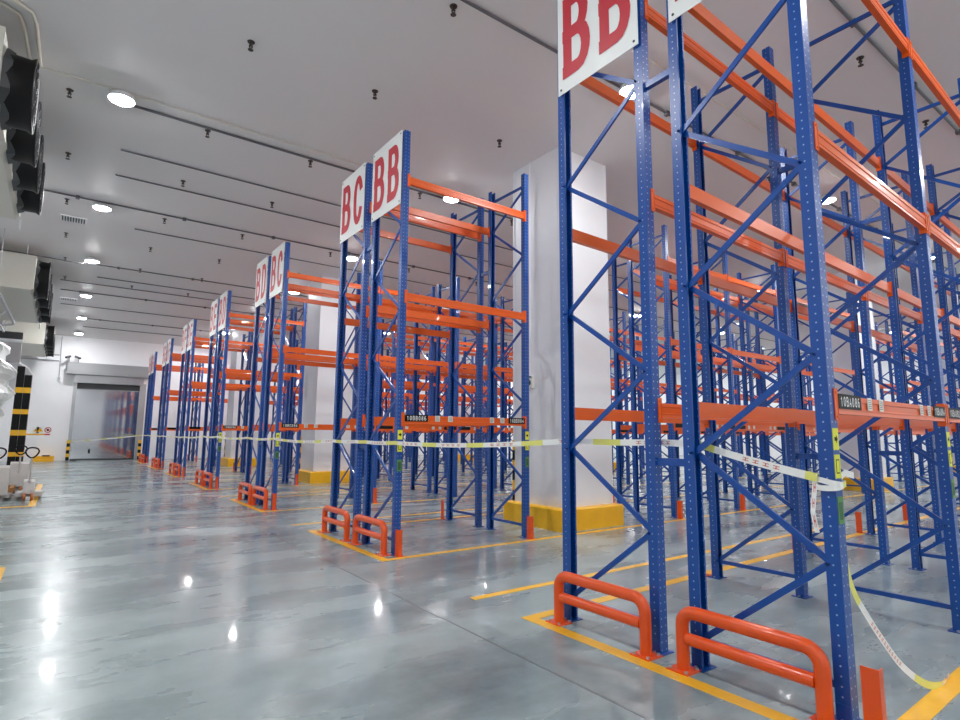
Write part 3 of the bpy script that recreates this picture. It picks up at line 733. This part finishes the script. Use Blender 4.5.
def pallet_truck(x, y, label, col, rz=0.0, hz=0.0, tall=0.0):
    root = link('pallet_truck', None, None, (x, y, 0), rz); tag(root, label, 'pallet truck', 'parked pallet trucks')
    for sy in (-1, 1):
        b = MB(); b.extrude([(-1.35, .05), (-1.28, .09), (-.2, .10), (-.2, .17), (-1.25, .15), (-1.36, .10)], (0, sy * .19 - .08, 0), (1, 0, 0), (0, 0, 1), (0, .16, 0)); part('fork', b, col, root)
        b = MB(); b.lathe([(0, -.035), (.045, -.035), (.045, .035), (0, .035)], (-1.15, sy * .19, .045), 'y', 12); part('load_roller', b, RUBBER, root, 'tan roller')
        b = MB(); b.lathe([(0, -.028), (.09, -.028), (.095, -.02), (.095, .02), (.09, .028), (0, .028)], (.03, sy * .075, .095), 'y', 16); part('steering_wheel', b, RUBBER, root, 'tan steering wheel')
    b = MB(); b.extrude([(-.24, .16), (-.24, .46 + tall), (-.12, .52 + tall), (.02, .46 + tall), (.06, .26 + tall * .6), (.06, .17)], (0, -.11 - tall * .3, 0), (1, 0, 0), (0, 0, 1), (0, .22 + tall * .6, 0))
    b.box(-.24, -.14, -.27, .27, .09, .2); part('pump_body', b, col, root)
    b = MB(); b.tube([(-.02, 0, .2), (-.02, 0, .48)], .05, 12); part('pump_cylinder', b, GALV, root, 'silver pump cylinder')
    b = MB(); b.tube([(.0, 0, .40), (.09 + hz * .3, 0, .85), (.13 + hz, 0, 1.06)], .022, 10); hd = part('handle', b, col, root)
    lp = [(.13 + hz, 0, 1.05)]
    for i in range(0, 17):
        a = -math.pi / 2 + 2 * math.pi * i / 16; lp.append((.17 + hz + .06 * math.sin(a) + .02, .17 * math.cos(a) * (0.75 + 0.25 * math.sin(a)), 1.19 + .13 * math.sin(a)))
    b = MB(); b.tube(lp, .018, 8); part('grip_loop', b, BLACK, hd, 'black grip loop')
PTW = mat('truck_pale_grey', srgb(198, 194, 190), 0.4, 0.1, 0.5, 0.1, 9)
H90 = math.radians(-90)
pallet_truck(-0.53, 18.4, 'pale pallet truck parked beside the yellow corner line, its grip loop clear of the others', PTW, H90)
pallet_truck(-1.16, 18.3, 'pale pallet truck in the middle, with a wooden pallet on its forks', PTW, H90, 0.05, 0.36)
pallet_truck(-1.8, 18.5, 'pale pallet truck parked deepest towards the left wall', PTW, H90, 0.02, 0.30)
pallet_truck(-0.86, 20.9, 'pale pallet truck in the second row, just in front of the striped post', PTW, H90, 0.03, 0.34)
pl = link('wooden_pallet', None, None, (-1.16, 19.45, 0.172), H90); tag(pl, 'brown wooden pallet on the forks of the middle pallet truck', 'pallet')
for i in range(5):
    b = MB(); b.box(-.55, .55, -.30 + i * .13, -.30 + i * .13 + .08, .1, .122); part('deck_board', b, WOOD, pl)
for x in (-.5, 0, .5):
    b = MB(); b.box(x - .05, x + .05, -.30, .30, .0, .1); part('stringer', b, WOOD, pl)

# low yellow bumper and the row of signs on the far wall
b = MB(); b.box(-1.15, -0.2, YW - 0.75, YW - 0.02, 0.0, 0.3); b.box(-1.0, -0.3, YW - 0.9, YW - 0.75, 0.0, 0.12)
o = link('yellow_bumper', b.mesh('yellow_bumper', YELLOW)); tag(o, 'low yellow floor bumper at the foot of the far wall beside the door', 'bumper')
b = MB(); b.box(-0.75, -0.4, YW - 0.8, YW - 0.6, 0.3, 0.36); part('rubber_pad', b, BLACK, o, 'black rubber pad')
def disc(b, x, z, r, mi, y=YW - 0.014, n=20): b.add([(x + r * math.cos(2 * math.pi * i / n), y, z + r * math.sin(2 * math.pi * i / n)) for i in range(n)], [tuple(range(n))], mi)
for x, kind, lab in ((-2.1, 'a', 'small white notice with a red square on the far wall'), (-1.2, 't', 'small yellow triangle warning sign on the far wall'), (-0.98, 'g', 'small white notice with a yellow triangle on the far wall, closer to the door'), (-0.62, 'c', 'round red ringed prohibition sign on the far wall')):
    b = MB(); b.box(x - 0.17, x + 0.17, YW - 0.012, YW, 1.62, 1.98, 0)
    if kind == 'a': b.add([(x - .12, YW - .014, 1.68), (x + .12, YW - .014, 1.68), (x + .12, YW - .014, 1.86), (x - .12, YW - .014, 1.86)], [(0, 1, 2, 3)], 1); disc(b, x, 1.9, .05, 3)
    if kind in 'tg':
        s = .14 if kind == 'g' else .1
        b.add([(x - s, YW - .014, 1.7), (x + s, YW - .014, 1.7), (x, YW - .014, 1.7 + s * 1.7)], [(0, 1, 2)], 2); b.add([(x - .02, YW - .016, 1.74), (x + .02, YW - .016, 1.74), (x, YW - .016, 1.84)], [(0, 1, 2)], 3)
    if kind == 'c': disc(b, x, 1.8, .165, 1); disc(b, x, 1.8, .12, 0, YW - .016); disc(b, x, 1.8, .07, 3, YW - .018); b.bar((x - .1, YW - .019, 1.9), (x + .1, YW - .019, 1.7), .004, .03, (0, 1, 0), 1)
    o = link('wall_sign', b.mesh('wall_sign', [SIGNW, SIGNR, YELLOW, BLACK])); tag(o, lab, 'sign', 'small signs on the far wall')
b = MB(); b.box(-1.9, -0.75, YW - 0.012, YW, 1.5, 1.58); b.box(-0.75, -0.5, YW - 0.012, YW, 1.5, 1.58, 1); b.box(-2.3, -1.9, YW - 0.012, YW, 1.5, 1.58, 2)
o = link('wall_strip', b.mesh('wall_strip', [YELLOW, SIGNR, DGREY])); tag(o, 'thin yellow and red strip on the far wall under the small signs', 'sign')
# two cameras over the door
for x, dx, nme in ((-0.02, -0.1, 'away from'), (0.45, 0.12, 'over')):
    b = MB(); b.tube([(x + 0.06, YW - 0.4, 5.842), (x + 0.06, YW - 0.4, 6.14)], .02, 8); b.bar((x - dx, YW - 0.3, 6.2), (x + dx, YW - 0.62, 6.08), .11, .11, (0, 0, 1))
    o = link('security_camera', b.mesh('security_camera', DGREY)); tag(o, 'small dark security camera above the shutter housing, pointing %s the door' % nme, 'camera')
    b = MB(); b.lathe([(.045, 0), (.045, -.02), (0, -.02)], (x + dx, YW - 0.62, 6.08), 'y', 10); part('camera_lens', b, BLACK, o)

# ------------------------------------------------------------------ barrier tape
def tape():
    P = []
    def sag(a, c, s, n=12):
        a, c = Vector(a), Vector(c)
        for i in range(n):
            t = i / n; q = a.lerp(c, t); q.z -= s * 4 * t * (1 - t); P.append(q)
    k = []
    k.append((0.36, YW - 0.22, 1.15)); 
    for bk in range(7, 1, -1):
        xx = XF - 0.075
        for u in ((U1, U4) if bk > 2 else (U1, U2, U3, U4)): k.append((xx, y4(bk) + u, 1.60 if bk < 5 else 1.55))
    R = Matrix.Rotation(R1Y, 3, 'Z'); o1 = Vector((XF, y4(1), 0))
    for u, z in ((U1, 1.68), (U2, 1.68), (U3, 1.67)): k.append(tuple(o1 + R @ Vector((0.08, u, z))))
    k.append(tuple(o1 + R @ Vector((-0.075, U4 + 0.05, 1.47))))
    for i in range(len(k) - 1):
        d = (Vector(k[i]) - Vector(k[i + 1])).length
        sag(k[i], k[i + 1], 0.012 * d, 6 if d < 2 else 16)
    P.append(Vector(k[-1]))
    def ribbon(P, name, parent, w=0.055, lean=Vector((0, 0, 1)), mark=True, ph=0.0):
        # resample at a fixed step so the colour bands keep one length
        out = [P[0]]; step = 0.09
        for i in range(len(P) - 1):
            a, c = P[i], P[i + 1]; d = (c - a).length; n = max(1, round(d / step))
            for j in range(1, n + 1): out.append(a.lerp(c, j / n))
        b = MB(); vs = []
        for i, p in enumerate(out):
            t = (out[min(i + 1, len(out) - 1)] - out[max(i - 1, 0)]).normalized()
            up = lean - t * lean.dot(t); up.normalize(); vs += [p + up * w / 2, p - up * w / 2]
        s = ph
        for i in range(len(out) - 1):
            s += (out[i + 1] - out[i]).length
            b.add([vs[2 * i], vs[2 * i + 1], vs[2 * i + 3], vs[2 * i + 2]], [(0, 1, 2, 3)], 1 if (s % 1.0) < 0.32 else 0)
            if mark and 0.5 < (s % 1.0) < 0.88 and i > len(out) - 170:
                a0, a1, c0, c1 = vs[2 * i], vs[2 * i + 1], vs[2 * i + 2], vs[2 * i + 3]
                nn = (c0 - a0).cross(a1 - a0).normalized() * 0.0015
                if nn.x > 0: nn = -nn
                def q(u, v): return (a0.lerp(c0, u)).lerp(a1.lerp(c1, u), v) + nn
                for (u0, u1_, v0, v1) in ((.15, .75, .28, .38), (.38, .5, .28, .75), (.15, .75, .6, .7)): b.add([q(u0, v0), q(u1_, v0), q(u1_, v1), q(u0, v1)], [(0, 1, 2, 3)], 2)
        return link(name, b.mesh(name, [TAPEW, TAPEY, PRT]), parent)
    o = ribbon(P, 'barrier_tape', None); tag(o, 'white and yellow barrier tape strung along the rack ends', 'barrier tape')
    # wrap and knot round the first upright
    c = o1 + R @ Vector((0, 0, 0)); 
    for j in range(2):
        W = []
        for i in range(0, 25):
            a = 2 * math.pi * i / 24; r = 0.07 / max(abs(math.cos(a)), abs(math.sin(a)))
            r = min(r, 0.085) + 0.003 * j
            W.append(Vector((c.x + r * math.cos(a), c.y + r * math.sin(a), 1.45 - 0.025 * j + 0.018 * math.sin(a + j * 1.7))))
        ribbon(W, 'tape_wrap', o, 0.036, mark=False, ph=0.4 + 0.2 * j)
    T = [Vector(q) for q in ((c.x + .075, c.y + .09, 1.42), (c.x + .20, c.y + .08, 1.12), (4.32, 1.72, .913), (4.35, 1.71, .78), (4.40, 1.70, .67), (4.52, 1.68, .515), (4.63, 1.64, .355), (4.744, 1.6, .21), (4.856, 1.55, .105), (4.994, 1.51, .034), (5.18, 1.48, .008), (5.4, 1.52, .007))]
    # smooth the hanging end
    Q = []
    for i in range(len(T) - 1):
        p0, p1, p2, p3 = T[max(i - 1, 0)], T[i], T[i + 1], T[min(i + 2, len(T) - 1)]
        for j in range(6):
            t = j / 6; Q.append(0.5 * ((2 * p1) + (p2 - p0) * t + (2 * p0 - 5 * p1 + 4 * p2 - p3) * t * t + (3 * p1 - p0 - 3 * p2 + p3) * t ** 3))
    Q.append(T[-1]); ribbon(Q, 'hanging_end', o, 0.05, Vector((0.8, -0.1, 0.45)), ph=0.45)
    T = [Vector(q) for q in ((c.x - .06, c.y + .07, 1.45), (c.x - .075, c.y + .09, 1.25), (c.x - .066, c.y + .075, 1.12))]
    ribbon(T, 'loose_end', o, 0.03, Vector((0, 1, 0)), ph=0.5)
    T = [Vector(q) for q in ((c.x + .055, c.y - .03, 1.47), (c.x + .3, c.y + .03, 1.49), (c.x + .55, c.y + .07, 1.46))]
    ribbon(T, 'loose_end', o, 0.045, ph=0.45)
tape()

# ------------------------------------------------------------------ camera, world, view
f, yaw, pitch, roll, h = 565.3889, 0.6331, 0.1313, 0.0081, 1.7293
fw = Vector((math.sin(yaw) * math.cos(pitch), math.cos(yaw) * math.cos(pitch), math.sin(pitch)))
rt = Vector((math.cos(yaw), -math.sin(yaw), 0)); up = rt.cross(fw)
r2 = rt * math.cos(roll) + up * math.sin(roll); u2 = -rt * math.sin(roll) + up * math.cos(roll)
cd = bpy.data.cameras.new('camera'); cam = bpy.data.objects.new('camera', cd); COL.objects.link(cam)
M = Matrix((r2, u2, -fw)).transposed().to_4x4(); M.translation = (0, 0, h); cam.matrix_world = M
cd.sensor_fit = 'HORIZONTAL'; cd.sensor_width = 36.0; cd.lens = f / 960 * 36.0; cd.clip_end = 300; cd.clip_start = 0.05
S.camera = cam
w = bpy.data.worlds.new('world'); S.world = w; w.use_nodes = True
w.node_tree.nodes['Background'].inputs[0].default_value = (0.8, 0.85, 0.9, 1); w.node_tree.nodes['Background'].inputs[1].default_value = 0.3
S.view_settings.view_transform = 'Standard'; S.view_settings.look = 'None'; S.view_settings.gamma = 1.0; S.view_settings.use_curve_mapping = False
S.view_settings.exposure = 0.3
S.cycles.max_bounces = 10; S.cycles.diffuse_bounces = 8; S.cycles.glossy_bounces = 5
S.cycles.sample_clamp_indirect = 10.0
